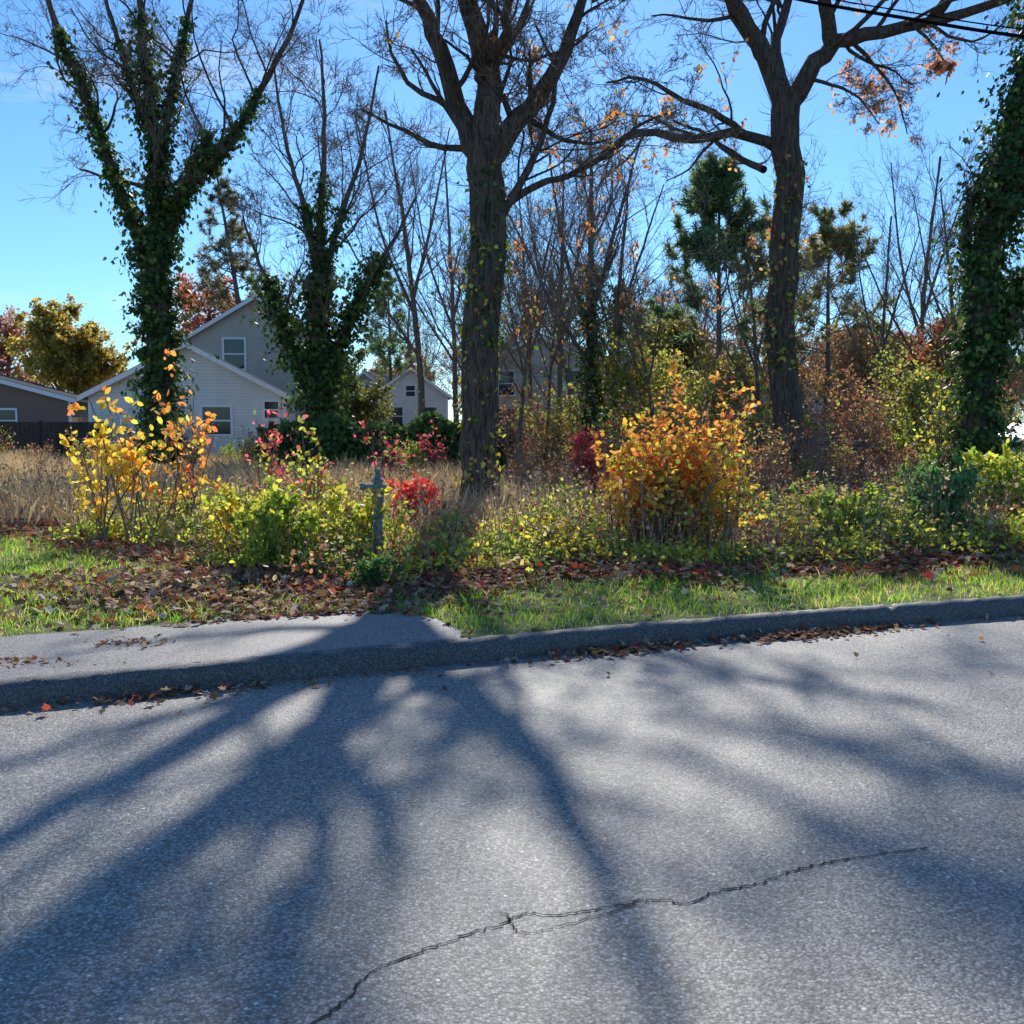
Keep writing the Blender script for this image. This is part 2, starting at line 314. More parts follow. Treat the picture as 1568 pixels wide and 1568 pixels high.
def tree(name,Y,limbs,lev,twigs=None,barkm=None,ivy=(),leafs=None,trunk_tw=0,rmin=.005):
    mb=MB(); LP=[];LR=[]
    for li in limbs:
        q,r=limb(li[0],Y,li[1],li[2],16,li[1]*.14)
        if li is limbs[0]: r[0]*=1.35; r[1]*=1.08
        tubes(mb,q[None],r[None],12); LP.append(q); LR.append(r)
    for (i,n,sp,sz,pal,t0,t1) in ivy: ivy_on(mb,LP[i],LR[i],n,sp,sz,pal,2,t0,t1)
    P0=np.stack(LP[1:]); R0=np.stack(LR[1:]); L0=np.linalg.norm(np.diff(P0,axis=1),axis=2).sum(1)
    cur=[]
    for (m_,tmin,ang,lr,rr,K,wa,tr) in lev:
        p,d,Lc,r=spawn(P0,R0,L0,m_,tmin,ang,lr,rr,rmin)
        P0,R0=grow(p,d,Lc,r,K,wa,tr); L0=Lc
        cur.append(P0)
        tubes(mb,P0,R0,6 if r.mean()>.03 else (4 if r.mean()>.012 else 3),0 if r.mean()>.02 else 1)
    if trunk_tw:
        q=LP[0][None]; p,d,Lc,r=spawn(q,LR[0][None]*.0+.02,A([1.]),trunk_tw,.25,1.1,1.,.5,.005)
        a,b_=grow(p,d,Lc*rng.uniform(.4,1.6,len(Lc)),r,6,.25,.12); tubes(mb,a,b_,3,1)
        p,d,Lc,r=spawn(a,b_,Lc,4,.2,.7,.6,.7); a2,b2=grow(p,d,Lc,r,4,.2,.1); tubes(mb,a2,b2,3,1)
    if leafs:
        for (pal,n,sz,lv,cluster,reg) in leafs:
            src=cur[lv]
            if reg is not None:
                k=reg(src[:,-1]); src=src[k]
                if len(src)==0: continue
            ci=rng.choice(len(src),min(cluster,len(src)),replace=False); src=src[ci]
            c_,_=onlines(src,n,.3); c_=c_+rng.normal(0,.07,c_.shape); leaves(mb,c_,rng.uniform(*sz,n),col(pal,n,.2),OV,None,.6,3,.3,A([[0,0,-1.]]),.8)
    return mb.obj(name,[barkm or M_bark,M_twig,M_ivy,M_leaf])
LV=[(10,.12,.75,.42,.36,9,.19,.06),(7,.2,.7,.55,.42,7,.24,.04),(6,.15,.7,.55,.5,6,.24,.03),(4,.15,.65,.6,.7,5,.26,.02)]
# centre tree
tree('oak_tree',16.,[
 ([(733,800),(733,650),(738,500),(745,350),(742,225)],.30,.27,0),
 ([(745,260),(712,190),(684,100),(655,25),(632,-60,-.5),(590,-260,-1)],.18,.06,0),
 ([(742,240),(746,110),(714,0,.0),(700,-150,-.4),(730,-420,1)],.22,.07,0),
 ([(742,245),(790,182),(850,108),(886,20,-.2),(915,-80,-.3)],.19,.04,0),
 ([(768,330),(808,260),(835,190),(850,110,.5),(820,40,1.)],.07,.02,0),
 ([(765,320),(820,285),(870,268),(925,240),(975,195),(1030,170)],.065,.015,0),
 ([(735,120),(770,60,-1),(785,-20,-1.6),(820,-160,-2)],.10,.03,0)],LV,
 ivy=[(0,260,.04,(.06,.11),YGR+YEL,.1,.7),(0,350,.045,(.06,.11),IVY+[(.3,.3,.04,1)],.45,.95)],
 leafs=[(ORG+[(.6,.3,.2,2)],260,(.07,.12),2,34,None)],trunk_tw=60)
# right tree
PKB=[(.70,.34,.24,3),(.75,.30,.13,1.5),(.5,.25,.17,2)]
tree('maple_tree',22.,[
 ([(1208,752),(1205,600),(1198,450),(1204,300),(1203,140)],.32,.30,0),
 ([(1203,165),(1172,85),(1135,20),(1095,-60,-.5),(1040,-200,-2),(1000,-420,-3)],.22,.05,0),
 ([(1203,165),(1245,105),(1278,66),(1340,50,-.5),(1425,32,-1),(1568,-12,-2),(1700,-60,-3)],.22,.045,0),
 ([(1275,70),(1262,0,-.5),(1250,-100,-1),(1300,-380,-2)],.17,.05,0),
 ([(1195,230),(1135,205),(1060,212,-.5),(990,202,-1),(940,222,-1.3),(905,250,-1.6),(860,275,-2)],.12,.03,0),
 ([(1150,212),(1095,175,-.5),(1040,150,-.8),(985,120,-1),(930,125,-1.2)],.08,.02,0),
 ([(1170,260),(1120,235,.8),(1080,205,1.4),(1030,185,2)],.08,.025,0),
 ([(1425,32,-1),(1500,-60,-2),(1600,-200,-3)],.12,.04,0),
 ([(1300,60,0),(1335,95,.3),(1372,145,.5),(1390,205,.6)],.05,.012,0),
 ([(1235,120,0),(1275,130,-.5),(1315,150,-.8),(1345,190,-1)],.045,.012,0),
 ([(1400,40,-1),(1430,70,-1.2),(1455,110,-1.5)],.04,.012,0),
 ([(1090,-70,-.5),(1040,-100,-.6),(980,-95,-.7),(912,-20,-.8)],.15,.05,0),
 ([(1120,-10,-.2),(1060,-50,-.3),(1001,-42,-.3),(905,5,-.3)],.14,.04,0),
 ([(1205,150),(1190,60,1),(1215,-60,2),(1180,-300,3)],.14,.05,0)],LV,
 ivy=[(0,420,.05,(.08,.13),YGR+ORG+IVY,.3,.85)],
 leafs=[(PKB,620,(.08,.15),2,95,lambda m:(m[:,0]>5)&(m[:,2]>6)&(m[:,2]<11)),(PKB+ORG,280,(.08,.14),2,50,lambda m:(m[:,0]<5)&(m[:,2]<12))],trunk_tw=190)
# left ivy tree
tree('ivy_covered_tree',24.,[
 ([(246,700),(245,560),(240,470),(236,370)],.30,.24,0),
 ([(238,400),(196,320),(160,225),(125,130),(88,45),(60,-60)],.15,.045,0),
 ([(238,390),(240,280),(228,150),(215,20),(205,-120)],.17,.045,0),
 ([(240,300),(262,150),(285,40,1),(310,-90,1)],.1,.04,0),
 ([(245,390),(285,290),(345,228),(395,145),(440,60),(480,-40)],.14,.035,0),
 ([(250,330),(300,250,-1),(320,200,-1)],.08,.03,0),
 ([(225,200),(200,120),(170,30),(150,-60)],.09,.03,0)],LV,
 ivy=[(0,5600,.18,(.08,.15),IVY,0,1),(1,2100,.12,(.08,.15),IVY+[(.18,.25,.05,1.5)],0,.8),(2,2500,.14,(.08,.15),IVY,0,.75),(3,1100,.1,(.08,.15),IVY,0,.7),(4,1400,.11,(.08,.15),IVY,0,.62),(5,700,.12,(.08,.15),IVY,0,1),(6,450,.07,(.08,.14),IVY,0,.55)])
tree('ivy_covered_tree',32.,[
 ([(490,690),(488,600),(490,500),(490,420)],.3,.22,0),
 ([(490,600),(450,540),(425,470),(395,400),(370,330)],.14,.03,0),
 ([(490,590),(530,500),(565,430),(600,370),(640,300)],.14,.03,0),
 ([(490,440),(470,330),(440,230),(420,100)],.12,.03,0),
 ([(490,440),(492,310),(496,180),(490,60)],.13,.03,0),
 ([(490,450),(520,340),(555,230),(580,100)],.12,.03,0)],LV,
 ivy=[(0,5000,.30,(.1,.18),IVY,0,1),(1,2600,.32,(.1,.18),IVY,0,.66),(2,2700,.32,(.1,.18),IVY,0,.66),(3,500,.12,(.1,.16),IVY,0,.4),(4,800,.15,(.1,.16),IVY,0,.45),(5,500,.12,(.1,.16),IVY,0,.4)],barkm=M_bark2,rmin=.008)
tree('ivy_covered_tree',17.,[
 ([(1512,760),(1500,640),(1505,480),(1525,320),(1562,160),(1620,-60)],.26,.15,0),
 ([(1510,450),(1480,380),(1490,300),(1530,220)],.06,.03,0),
 ([(1560,170),(1600,60),(1680,-60)],.12,.04,0),
 ([(1525,330),(1570,280),(1620,200)],.1,.04,0),
 ([(1505,560),(1545,480),(1580,420)],.08,.04,0)],LV[:3],
 ivy=[(0,8500,.19,(.06,.12),IVY+[(.2,.25,.05,.8)],0,1),(1,600,.1,(.06,.12),IVY,0,.8),(2,700,.17,(.06,.12),IVY,0,1),(3,2400,.26,(.06,.12),IVY+[(.35,.38,.07,.6)],0,1),(4,2200,.26,(.06,.12),IVY,0,1)])
LV2=[(9,.05,.6,.5,.42,7,.17,.09),(6,.15,.6,.55,.5,6,.2,.05),(5,.15,.6,.6,.6,5,.22,.03)]
for (bx_,top,Y_,r,iv,lean) in [(905,200,30,.16,1,0),(935,260,33,.12,1,30),(790,330,25,.06,0,60),(835,360,27,.05,0,30),(815,300,34,.09,0,-20),(855,230,38,.11,0,10),(1165,330,26,.07,0,-25),(650,170,40,.15,0,-60),(700,230,44,.13,0,-20),(1010,420,27,.06,0,-60),(1400,240,44,.15,0,40),(1345,330,36,.1,0,20),(1470,290,40,.12,0,-30)]:
    b_=644+1.45/Y_*1568; h=b_-top
    P=[(bx_,b_),(bx_+lean*.2,b_-h*.35),(bx_+lean*.5,b_-h*.65),(bx_+lean,top)]
    L1=[(bx_+lean*.2,b_-h*.4),(bx_+lean*.4-h*.08,b_-h*.65,.5),(bx_+lean*.6-h*.13,top+h*.02,1)]
    L2=[(bx_+lean*.3,b_-h*.45),(bx_+lean*.4+h*.07,b_-h*.7,-.5),(bx_+lean*.6+h*.14,top+h*.05,-1)]
    L3=[(bx_+lean*.2,b_-h*.3),(bx_+lean*.3-h*.12,b_-h*.5,-1),(bx_+lean*.4-h*.24,top+h*.25,-1.5)]
    tree('slender_tree',Y_,[(P,r,r*.2,0),(P[1:],r*.7,r*.2,0),(L1,r*.5,r*.15,0),(L2,r*.5,r*.15,0),(L3,r*.4,r*.15,0)],LV2,barkm=M_bark2,
      ivy=[(0,2400,.2,(.1,.17),IVY+[(.4,.2,.05,.5)],0,.62)] if iv else [(0,120,.12,(.08,.14),YGR+ORG,0,.7)],
      leafs=[(ORG+BRN,120,(.08,.15),1,12,None)] if Y_<36 else None,rmin=.006)

# generic bare tree meshes
def bare_mesh(name,H,nl,lf=None,bk=None,twm=None,rmin=.010):
    mb=MB(); p,r=grow(A([[0,0,0.]]),A([[0,0,1.]]),A([H*.8]),A([H*.016]),12,.06,.05); tubes(mb,p,r,7)
    L0=A([H*.8]); P0,R0=p,r
    for (m_,tmin,ang,lr,rr,K,wa,tr) in [(nl,.22,.65,.55,.45,8,.14,.1),(7,.15,.6,.5,.5,6,.18,.06),(6,.15,.6,.5,.6,5,.2,.03),(3 if not lf else 2,.15,.6,.6,.7,4,.2,0)]:
        q,d,Lc,rr_=spawn(P0,R0,L0,m_,tmin,ang,lr,rr,rmin); P0,R0=grow(q,d,Lc,rr_,K,wa,tr); L0=Lc; tubes(mb,P0,R0,4 if rr_.mean()>.03 else 3,1)
    if lf:
        pal,n,sz=lf; c_,_=onlines(P0,n,.2); c_=c_+rng.normal(0,.12,c_.shape); leaves(mb,c_,rng.uniform(*sz,n),col(pal,n,.3),RH,None,.6,2)
    return mb.mesh(name,[bk or M_bark2,twm or M_twig,M_leaf])
bt=[bare_mesh('bare_a',11,14,twm=M_twigr),bare_mesh('bare_b',12,16),bare_mesh('bare_c',9,15,(BRN,2500,(.12,.2)),twm=M_twigr),
    bare_mesh('red_d',8,16,([(.5,.15,.12,2),(.42,.21,.14,2),(.33,.16,.1,1)],6000,(.15,.26)),twm=M_twigr),bare_mesh('green_e',8,16,([(.26,.27,.08,2),(.38,.28,.1,2),(.16,.19,.06,1)],7000,(.16,.3)))]
fg=empty('distant_trees')
def inst(me,parent,name,x,y,s,rz,z=.1):
    o=bpy.data.objects.new(name,me); sc.collection.objects.link(o); o.parent=parent; o.location=(x,y,z); o.scale=(s*rng.uniform(.85,1.15),s*rng.uniform(.85,1.15),s); o.rotation_euler=(0,0,rz)
for i in range(95):
    Y_=rng.uniform(80,130); X_=rng.uniform(-1,1)*(Y_*.6+12)
    px=784+X_/Y_*1568; k=rng.choice(5,p=[.2,.15,.2,.2,.25])
    s=rng.uniform(.7,1.15)*(.75 if px<560 else 1.)*(1.15 if px>1250 else 1)
    if px<80 and k<2: s*=.7
    inst(bt[k],fg,'distant_tree',X_,Y_,s,rng.uniform(0,6.3))
for i in range(16):
    Y_=rng.uniform(46,66); px=rng.uniform(600,1600); X_=(px-784)/1568*Y_
    inst(bt[rng.choice(2)],fg,'distant_tree',X_,Y_,rng.uniform(.75,1.1),rng.uniform(0,6.3))
for i in range(15):
    Y_=rng.uniform(40,54); px=rng.uniform(980,1600); X_=(px-784)/1568*Y_
    inst(bt[rng.choice([2,3,4])],fg,'distant_tree',X_,Y_,rng.uniform(.5,.8),rng.uniform(0,6.3))
# single leafy trees
def leafy(name,px,base_Y,H,wid,pal,n,sz,z0=.25):
    mb=MB(); p,r=grow(A([[0,0,0.]]),A([[0,0,1.]]),A([H*.7]),A([H*.02]),10,.05,.05); tubes(mb,p,r,7)
    q,d,Lc,rr_=spawn(p,r,A([H*.7]),26,z0,.95,.55*wid,.5,.015); P,R=grow(q,d,Lc,rr_,8,.12,.08); tubes(mb,P,R,4,1)
    q,d,Lc,rr_=spawn(P,R,Lc,9,.2,.7,.5,.5,.012); P,R=grow(q,d,Lc,rr_,6,.16,.05); tubes(mb,P,R,3,1)
    q,d,Lc,rr_=spawn(P,R,Lc,4,.2,.7,.6,.5,.01); P,R=grow(q,d,Lc,rr_,4,.16,.05); tubes(mb,P,R,3,1)
    c_,_=onlines(P,n,.1); c_=c_+rng.normal(0,.12,c_.shape); leaves(mb,c_,rng.uniform(*sz,n),col(pal,n,.3),RH,None,.6,2)
    mb.obj(name,[M_bark2,M_twig,M_leaf],None,((px-784)/1568*base_Y,base_Y,.1))
leafy('yellow_autumn_tree',115,62,8.6,1.2,[(.50,.38,.10,3),(.40,.28,.09,2),(.32,.30,.09,1.5)],22000,(.18,.32))
leafy('red_autumn_tree',325,66,12,1.,[(.5,.14,.1,2),(.42,.22,.12,1),(.3,.15,.1,1)],8000,(.18,.3))
leafy('red_autumn_tree',10,70,10.5,.9,[(.42,.17,.16,2),(.42,.24,.16,1)],5000,(.18,.3))
leafy('rust_autumn_tree',1320,40,5.8,1.1,[(.42,.22,.13,2),(.38,.27,.14,2),(.5,.22,.12,1)],3500,(.1,.2))
leafy('green_shrub_tree',985,30,3.6,1.5,[(.32,.34,.08,3),(.5,.45,.1,2),(.5,.28,.1,.5)],6500,(.09,.16),.05)
leafy('green_shrub_tree',1090,33,4.0,1.4,[(.24,.26,.08,3),(.45,.33,.1,2),(.5,.23,.1,1)],5500,(.09,.16),.05)
leafy('green_shrub_tree',545,46,5.6,.8,[(.12,.14,.05,3),(.18,.17,.05,2)],6000,(.12,.2),.05)
leafy('green_shrub_tree',1400,28,3.6,1.2,[(.3,.34,.08,3),(.5,.45,.1,2)],2600,(.08,.14),.05)
# conifers
def pine(name,px,Y_,H,rad,z0,pal,nn,spruce=False):
    mb=MB(); p,r=grow(A([[0,0,0.]]),A([[0,0,1.]]),A([H]),A([H*.015]),14,.02,.03,.15); tubes(mb,p,r,7)
    nb=42 if not spruce else 75
    q,d,Lc,rr_=spawn(p,r,A([1.]),nb,z0,1.15 if not spruce else 1.45,1.,.35,.02,.98)
    t=(q[:,2]/H-z0)/(1-z0); Lc=rad*((1-t**1.7)*.85+.15 if not spruce else (1-t)*.95+.06)*rng.uniform(.5,1.15,len(q))
    P,R=grow(q,d,Lc,rr_,8,.1,.07 if not spruce else .02); tubes(mb,P,R,4,1)
    q,d,L2,rr_=spawn(P,R,Lc,10,.3,.8,.3,.6,.01); P2,R2=grow(q,d,L2,rr_,4,.15,.1); tubes(mb,P2,R2,3,1)
    c_,i=onlines(P2,nn,.2); dv=nrm(P2[i,-1]-P2[i,0]); leaves(mb,c_,rng.uniform(.16,.32,nn),col(pal,nn,.3),ND*A([1,1.5]),None,.6,2,.1,dv,.7)
    mb.obj(name,[M_bark2,M_twig,M_leaf],None,((px-784)/1568*Y_,Y_,.1))
PN=[(.13,.21,.12,3),(.18,.27,.15,2),(.3,.3,.13,.7)]
pine('pine_tree',1095,38,10.7,3.8,.34,PN,38000); pine('pine_tree',1262,46,11,3.4,.4,[(.22,.24,.1,2),(.32,.27,.12,2)],18000)
pine('spruce_tree',388,62,17.5,4.4,.2,[(.16,.17,.12,2),(.24,.2,.13,1)],20000,True)
pine('pine_tree',600,70,11.5,3,.3,PN,12000)

# ---------------- shrubs ----------------
def shrub(name,x,y,w,h,nst,pal,n,sz,palt=None,upr=.5,sub=8,T=OV,stem=M_twig,lean=(0,0),flat=False,obj=True,mat=1):
    mb=MB(); st=np.c_[rng.normal(0,w*.1,(nst,2)),np.full(nst,-.03)]
    a=rng.uniform(0,2*math.pi,nst); tilt=rng.uniform(.0,1.,nst)*w/2/h*1.1
    d=np.c_[np.cos(a)*tilt+lean[0],np.sin(a)*tilt+lean[1],np.ones(nst)]
    P,R=grow(st,d,h*rng.uniform(.55,1.,nst)*np.sqrt(1+tilt**2)*.92,rng.uniform(.007,.012,nst)*(1+h*.2),9,.08,upr*.1)
    tubes(mb,P,R,4); L=np.full(nst,h)
    p,dd,Lc,r=spawn(P,R,L,sub,.15,.7,.28,.6,.003); P1,R1=grow(p,dd,Lc,r,5,.15,.12); tubes(mb,P1,R1,3)
    p,dd,Lc,r=spawn(P1,R1,Lc,4 if obj else 3,.2,.7,.5,.7,.0025); P2,R2=grow(p,dd,Lc,r,4,.15,.1); tubes(mb,P2,R2,3)
    n2=int(n*.75); c1,_=onlines(P2,n2,.2); c2,_=onlines(P1,n-n2,.3); c=np.vstack([c1,c2])+rng.normal(0,.02,(n,3))
    cl=col(pal,n,.2)
    if palt:
        t=np.clip(c[:,2]/h+rng.normal(0,.15,n),0,1); k=rng.uniform(size=n)<t**1.3; cl[k]=col(palt,int(k.sum()),.2)
    nor=A([[0,.5,.7]]) if flat else None
    leaves(mb,c,rng.uniform(*sz,n),cl,T,nor,.7,mat,.35)
    mats=[stem,M_leaf,M_ivy,M_dry]
    if not obj: return mb.mesh(name,mats)
    return mb.obj(name,mats,None,(x,y,float(hz(A([x]),A([y]))[0])))
def gs(px,py): g=G(px,py); return g[0],g[1]
x,y=gs(250,835); shrub('yellow_maple_sapling',x,y,1.6,2.1,9,YEL+ORG,330,(.06,.12),ORG+YEL,sub=5)
shrub('yellow_maple_sapling',x-.5,y-.2,1.3,1.5,8,YEL,430,(.06,.11),YEL,sub=5)
shrub('yellow_maple_sapling',x+.2,y+.3,.7,2.3,4,ORG,150,(.06,.11),ORG,sub=5)
x,y=gs(430,880); shrub('green_shrub',x,y,1.3,.9,16,GRN+YGR,2300,(.045,.085),YGR,sub=10)
shrub('green_shrub',x+.65,y+.5,1.1,.8,12,GRN+YGR,1400,(.045,.085),YGR+YEL,sub=10)
shrub('green_shrub',x-.5,y+.6,1.0,.85,10,YGR,800,(.05,.09),YEL,sub=8)
shrub('tall_green_shrub',x+.05,y+1.2,.5,1.75,6,YGR,400,(.05,.09),YGR+PNK,sub=7)
x,y=gs(395,800); shrub('pink_leaved_sapling',x-.2,y+1.5,1.2,1.9,6,YGR+PNK,230,(.06,.11),PNK,sub=5)
shrub('pink_leaved_sapling',x+1.6,y+3,1.4,1.7,6,PNK+GRN,170,(.06,.11),PNK,sub=5)
x,y=gs(628,815); shrub('red_shrub',x,y,.75,.8,12,RED,800,(.05,.085),RED+PNK,sub=7)
x,y=gs(1030,850); shrub('orange_shrub',x,y,1.9,1.65,34,YEL+YGR+ORG,2700,(.05,.095),ORG+YEL,sub=10,flat=True)
shrub('orange_shrub',x-.45,y+.1,1.4,1.4,15,YEL+ORG,1300,(.05,.095),ORG+YEL,sub=10,flat=True)
shrub('orange_shrub',x+.42,y-.05,1.4,1.25,13,YEL+YGR,1200,(.05,.09),ORG+YEL,sub=9,flat=True)
shrub('orange_shrub',x+.18,y+.1,.55,2.15,7,ORG,800,(.05,.08),ORG,sub=9,flat=True)
x,y=gs(915,770); shrub('burgundy_shrub',x,y+1,1.6,1.35,12,[(.5,.06,.10,2),(.6,.12,.14,1)],1000,(.06,.1),sub=9)
x,y=gs(650,735); shrub('burgundy_shrub',x,y,1.2,1.2,9,PNK,260,(.06,.1),sub=6)
x,y=gs(1430,835); shrub('dark_green_shrub',x,y,1.2,.95,18,[(.12,.24,.10,3),(.17,.32,.12,1)],1500,(.05,.1),sub=10)
x,y=gs(1530,820); shrub('green_shrub',x,y,1.5,1.1,18,GRN+YGR,1900,(.06,.1),YGR,sub=9)
x,y=gs(1290,840); shrub('green_shrub',x,y,1.5,.7,14,GRN+YGR,1300,(.05,.09),sub=9)
x,y=gs(1455,770); shrub('yellow_leaved_sapling',x,y,1.8,3.0,9,YGR,420,(.06,.1),YEL+YGR,sub=6)
x,y=gs(1150,800); shrub('bare_shrub',x,y,1.4,1.6,12,BRN,200,(.04,.07),sub=8)
x,y=gs(690,835); shrub('small_green_shrub',x,y,.8,.42,10,GRN+YGR,600,(.04,.07),YGR,sub=8)
x,y=gs(570,905); shrub('dark_green_shrub',x,y,.6,.35,12,[(.1,.2,.07,1)],700,(.03,.06),sub=8)
# undergrowth
mb=MB()
def clump(x,y,r,h,pal,n,sz,mat=1):
    t=rng.uniform(0,2*math.pi,n); q=np.sqrt(rng.uniform(0,1,n)); s=rng.uniform(.25,1,n)**.6
    c=np.stack([x+np.cos(t)*q*r,y+np.sin(t)*q*r,hz(x,y)+h*s*np.sqrt(np.maximum(1-q*q*.85,0))*rng.uniform(.7,1.15,n)],1)
    leaves(mb,c,rng.uniform(*sz,n),col(pal,n,.25),OV,A([[0,.2,.8]]),.7,mat,.35)
    m_=max(6,n//12); st=np.stack([x+rng.normal(0,r*.35,m_),y+rng.normal(0,r*.35,m_),np.full(m_,hz(x,y)-.02)],1)
    P,R=grow(st,np.c_[rng.normal(0,.35,(m_,2)),np.ones(m_)],rng.uniform(.6,1.15,m_)*h,np.full(m_,.004),5,.12,.05); tubes(mb,P,R,3,0)
for i in range(430):
    x=rng.uniform(-5.2,9.5); y=bed(x)+.45+abs(rng.normal(0,1))*3.0
    d=y-bed(x)
    pal=[YGR,GRN+YGR,YGR+YEL,GRN,BRN+YGR,BRN,RED+BRN,[(.09,.17,.06,1)],YGR+TAN][rng.choice(9,p=[.22,.14,.14,.08,.13,.1,.06,.05,.08])]
    h=rng.uniform(.12,.36)+min(d,3)*.11
    if x<-2.3 and y<10: h*=.6
    if -1.5<x/y*14<.3: h*=.5
    if 1.0<x<2.9 and y<11.3: h*=.55
    clump(x,y,rng.uniform(.2,.5),h,pal,int(rng.uniform(60,170)),(.035,.08))
mb.obj('undergrowth',[M_twig,M_leaf])
# dry weeds in front of field and bed
mb=MB()
n=2600; x=rng.uniform(-9,8,n); y=bed(x)+.5+np.abs(rng.normal(0,1,n))*4; st=np.stack([x,y,hz(x,y)],1)
P,R=grow(st,np.c_[rng.normal(0,.25,(n,2)),np.ones(n)],rng.uniform(.35,.95,n),np.full(n,.0045),6,.08,.02); tubes(mb,P,R,3,0)
c_,_=onlines(P,10000,.55); leaves(mb,c_+rng.normal(0,.015,c_.shape),rng.uniform(.02,.06,10000),col(BRN+TAN,10000),OV,None,.6,1)
mb.obj('dry_weeds',[plain('dry_stem_mat',(.42,.29,.19),.9,.3),M_dry])
# thicket
tv=[shrub('tv1',0,0,1.8,2.0,14,BRN,300,(.05,.1),sub=8,obj=False,stem=M_twigr),
    shrub('tv2',0,0,2.0,2.4,14,BRN+YGR,700,(.06,.11),sub=8,obj=False),
    shrub('tv3',0,0,2.2,1.7,14,GRN+YGR,1300,(.06,.12),sub=8,obj=False),
    shrub('tv4',0,0,1.8,2.6,12,[(.5,.2,.13,2)]+BRN,450,(.06,.11),sub=8,obj=False,stem=M_twigr),
    shrub('tv5',0,0,1.6,1.4,12,TAN+BRN,500,(.04,.09),sub=8,obj=False)]
tk=empty('thicket')
for i in range(165):
    Y_=rng.uniform(17.5,38)
    px=rng.uniform(1130,1700) if i<90 else (rng.uniform(780,1130) if i<140 else rng.uniform(-60,780))
    if i>=140: Y_=rng.uniform(24,34)
    X_=(px-784)/1568*Y_; s=rng.uniform(.6,1.1)*(1.15 if Y_>24 else .65)*(.5 if i>=140 else 1)*(.85 if 90<=i<140 else 1)
    inst(tv[rng.choice(5,p=[.3,.25,.12,.18,.15])],tk,'thicket_bush',X_,Y_,s,rng.uniform(0,6.3),.12)

# ---------------- houses ----------------
def roofprism(mb,x0,x1,y0,y1,ze,zr,ov,mat,th=.14):
    xm=(x0+x1)/2; sl=(zr-ze)/((x1-x0)/2)
    for s in (-1,1):
        xe=(x0-ov) if s<0 else (x1+ov); zee=ze-ov*sl
        v=[(xe,y0-ov,zee),(xm,y0-ov,zr),(xm,y1+ov,zr),(xe,y1+ov,zee)]
        v+= [(a,b_,c_+th) for a,b_,c_ in v]; mb.add(v,[(0,1,2,3),(4,7,6,5),(0,4,5,1),(1,5,6,2),(2,6,7,3),(3,7,4,0)],None,mat)
def gable_walls(mb,x0,x1,y0,y1,z0,ze,zr,mat=0):
    xm=(x0+x1)/2; v=[]
    for y in (y0,y1): v+=[(x0,y,z0),(x1,y,z0),(x1,y,ze),(xm,y,zr),(x0,y,ze)]
    mb.add(v,[(0,1,2,3,4)],None,mat); mb.add(v,[(6,5,9,8,7)],None,mat); mb.add(v,[(0,4,9,5),(1,6,7,2)],None,mat)
def window(parent,x,z,w,h,y,name='window'):
    mb=MB(); t=.09
    box(mb,x-w/2-t,x+w/2+t,y-.05,y-.004,z+h/2,z+h/2+t); box(mb,x-w/2-t,x+w/2+t,y-.07,y-.004,z-h/2-t,z-h/2)
    box(mb,x-w/2-t,x-w/2,y-.05,y-.004,z-h/2,z+h/2); box(mb,x+w/2,x+w/2+t,y-.05,y-.004,z-h/2,z+h/2)
    box(mb,x-w/2,x+w/2,y-.035,y-.006,z-.03,z+.03); box(mb,x-w/2,x+w/2,y-.012,y-.004,z-h/2,z-.03,1); box(mb,x-w/2,x+w/2,y-.012,y-.004,z+.03,z+h/2,1)
    mb.obj(name,[M_white,M_glass],parent)
def house(name,X,Y_,w,d,ze,zr,wall,roof,wins,rz=0,ov=.35):
    e=empty(name,(X,Y_,.1),rz); mb=MB(); gable_walls(mb,-w/2,w/2,0,d,0,ze,zr); mb.obj('walls',[wall],e)
    mb=MB(); roofprism(mb,-w/2,w/2,0,d,ze,zr,ov,0); mb.obj('roof',[roof],e)
    mb=MB(); sl=(zr-ze)/(w/2)
    for s in (-1,1):
        xe=s*(w/2+ov); v=[(xe,-ov-.03,ze-ov*sl-.08),(0,-ov-.03,zr-.08),(0,-ov-.03,zr+.12),(xe,-ov-.03,ze-ov*sl+.12)]
        v+=[(a,-ov-.004,c_) for a,b_,c_ in v]; mb.add(v,[(0,1,2,3),(4,7,6,5),(0,4,5,1),(2,6,7,3),(0,3,7,4)])
        box(mb,s*w/2-.06,s*w/2+.06,-.03,-.004,0,ze-.05)
    mb.obj('trim',[M_white],e)
    for q in wins: window(e,*q,0)
    return e
S_w=siding('white_siding_mat',(.88,.87,.86)); S_t=siding('tan_siding_mat',(.60,.52,.44)); S_b=siding('beige_siding_mat',(.70,.60,.50)); S_g=siding('grey_siding_mat',(.55,.57,.6)); S_r=siding('brown_siding_mat',(.26,.17,.13))
house('white_garage',-11.95,38,6.9,7,2.45,4.25,S_w,M_roof,[(1.0,1.5,1.0,1.0),(3.0,1.9,.5,.6)],math.radians(9))
house('tan_house',-12.3,50,6.6,10,5.4,7.4,S_t,M_roof2,[(-1.1,4.7,.95,1.4),(1.2,1.7,.9,1.35)],math.radians(7))
house('grey_ranch_house',-26,48,10,10,2.5,3.9,S_r,M_roof,[(2,1.5,1.2,1)],math.radians(14))
house('beige_house',1.6,58,8,9,4.4,6.2,S_b,M_roof2,[(-2,3.6,.9,1.3),(2,3.6,.9,1.3),(-2,1.5,.9,1.3),(1.5,1.5,.9,1.3)],math.radians(-18))
house('white_house',-6.9,70,5,8,3.2,5.0,S_w,M_roof,[(-1,1.8,.9,1.2),(1.3,1.8,.9,1.2),(0,3.5,.6,.7)],math.radians(10))
house('grey_house',-10.8,76,6,8,2.8,5.0,S_g,M_roof,[(-1.5,1.7,.9,1.2),(1.3,1.7,.9,1.2)],math.radians(-12))
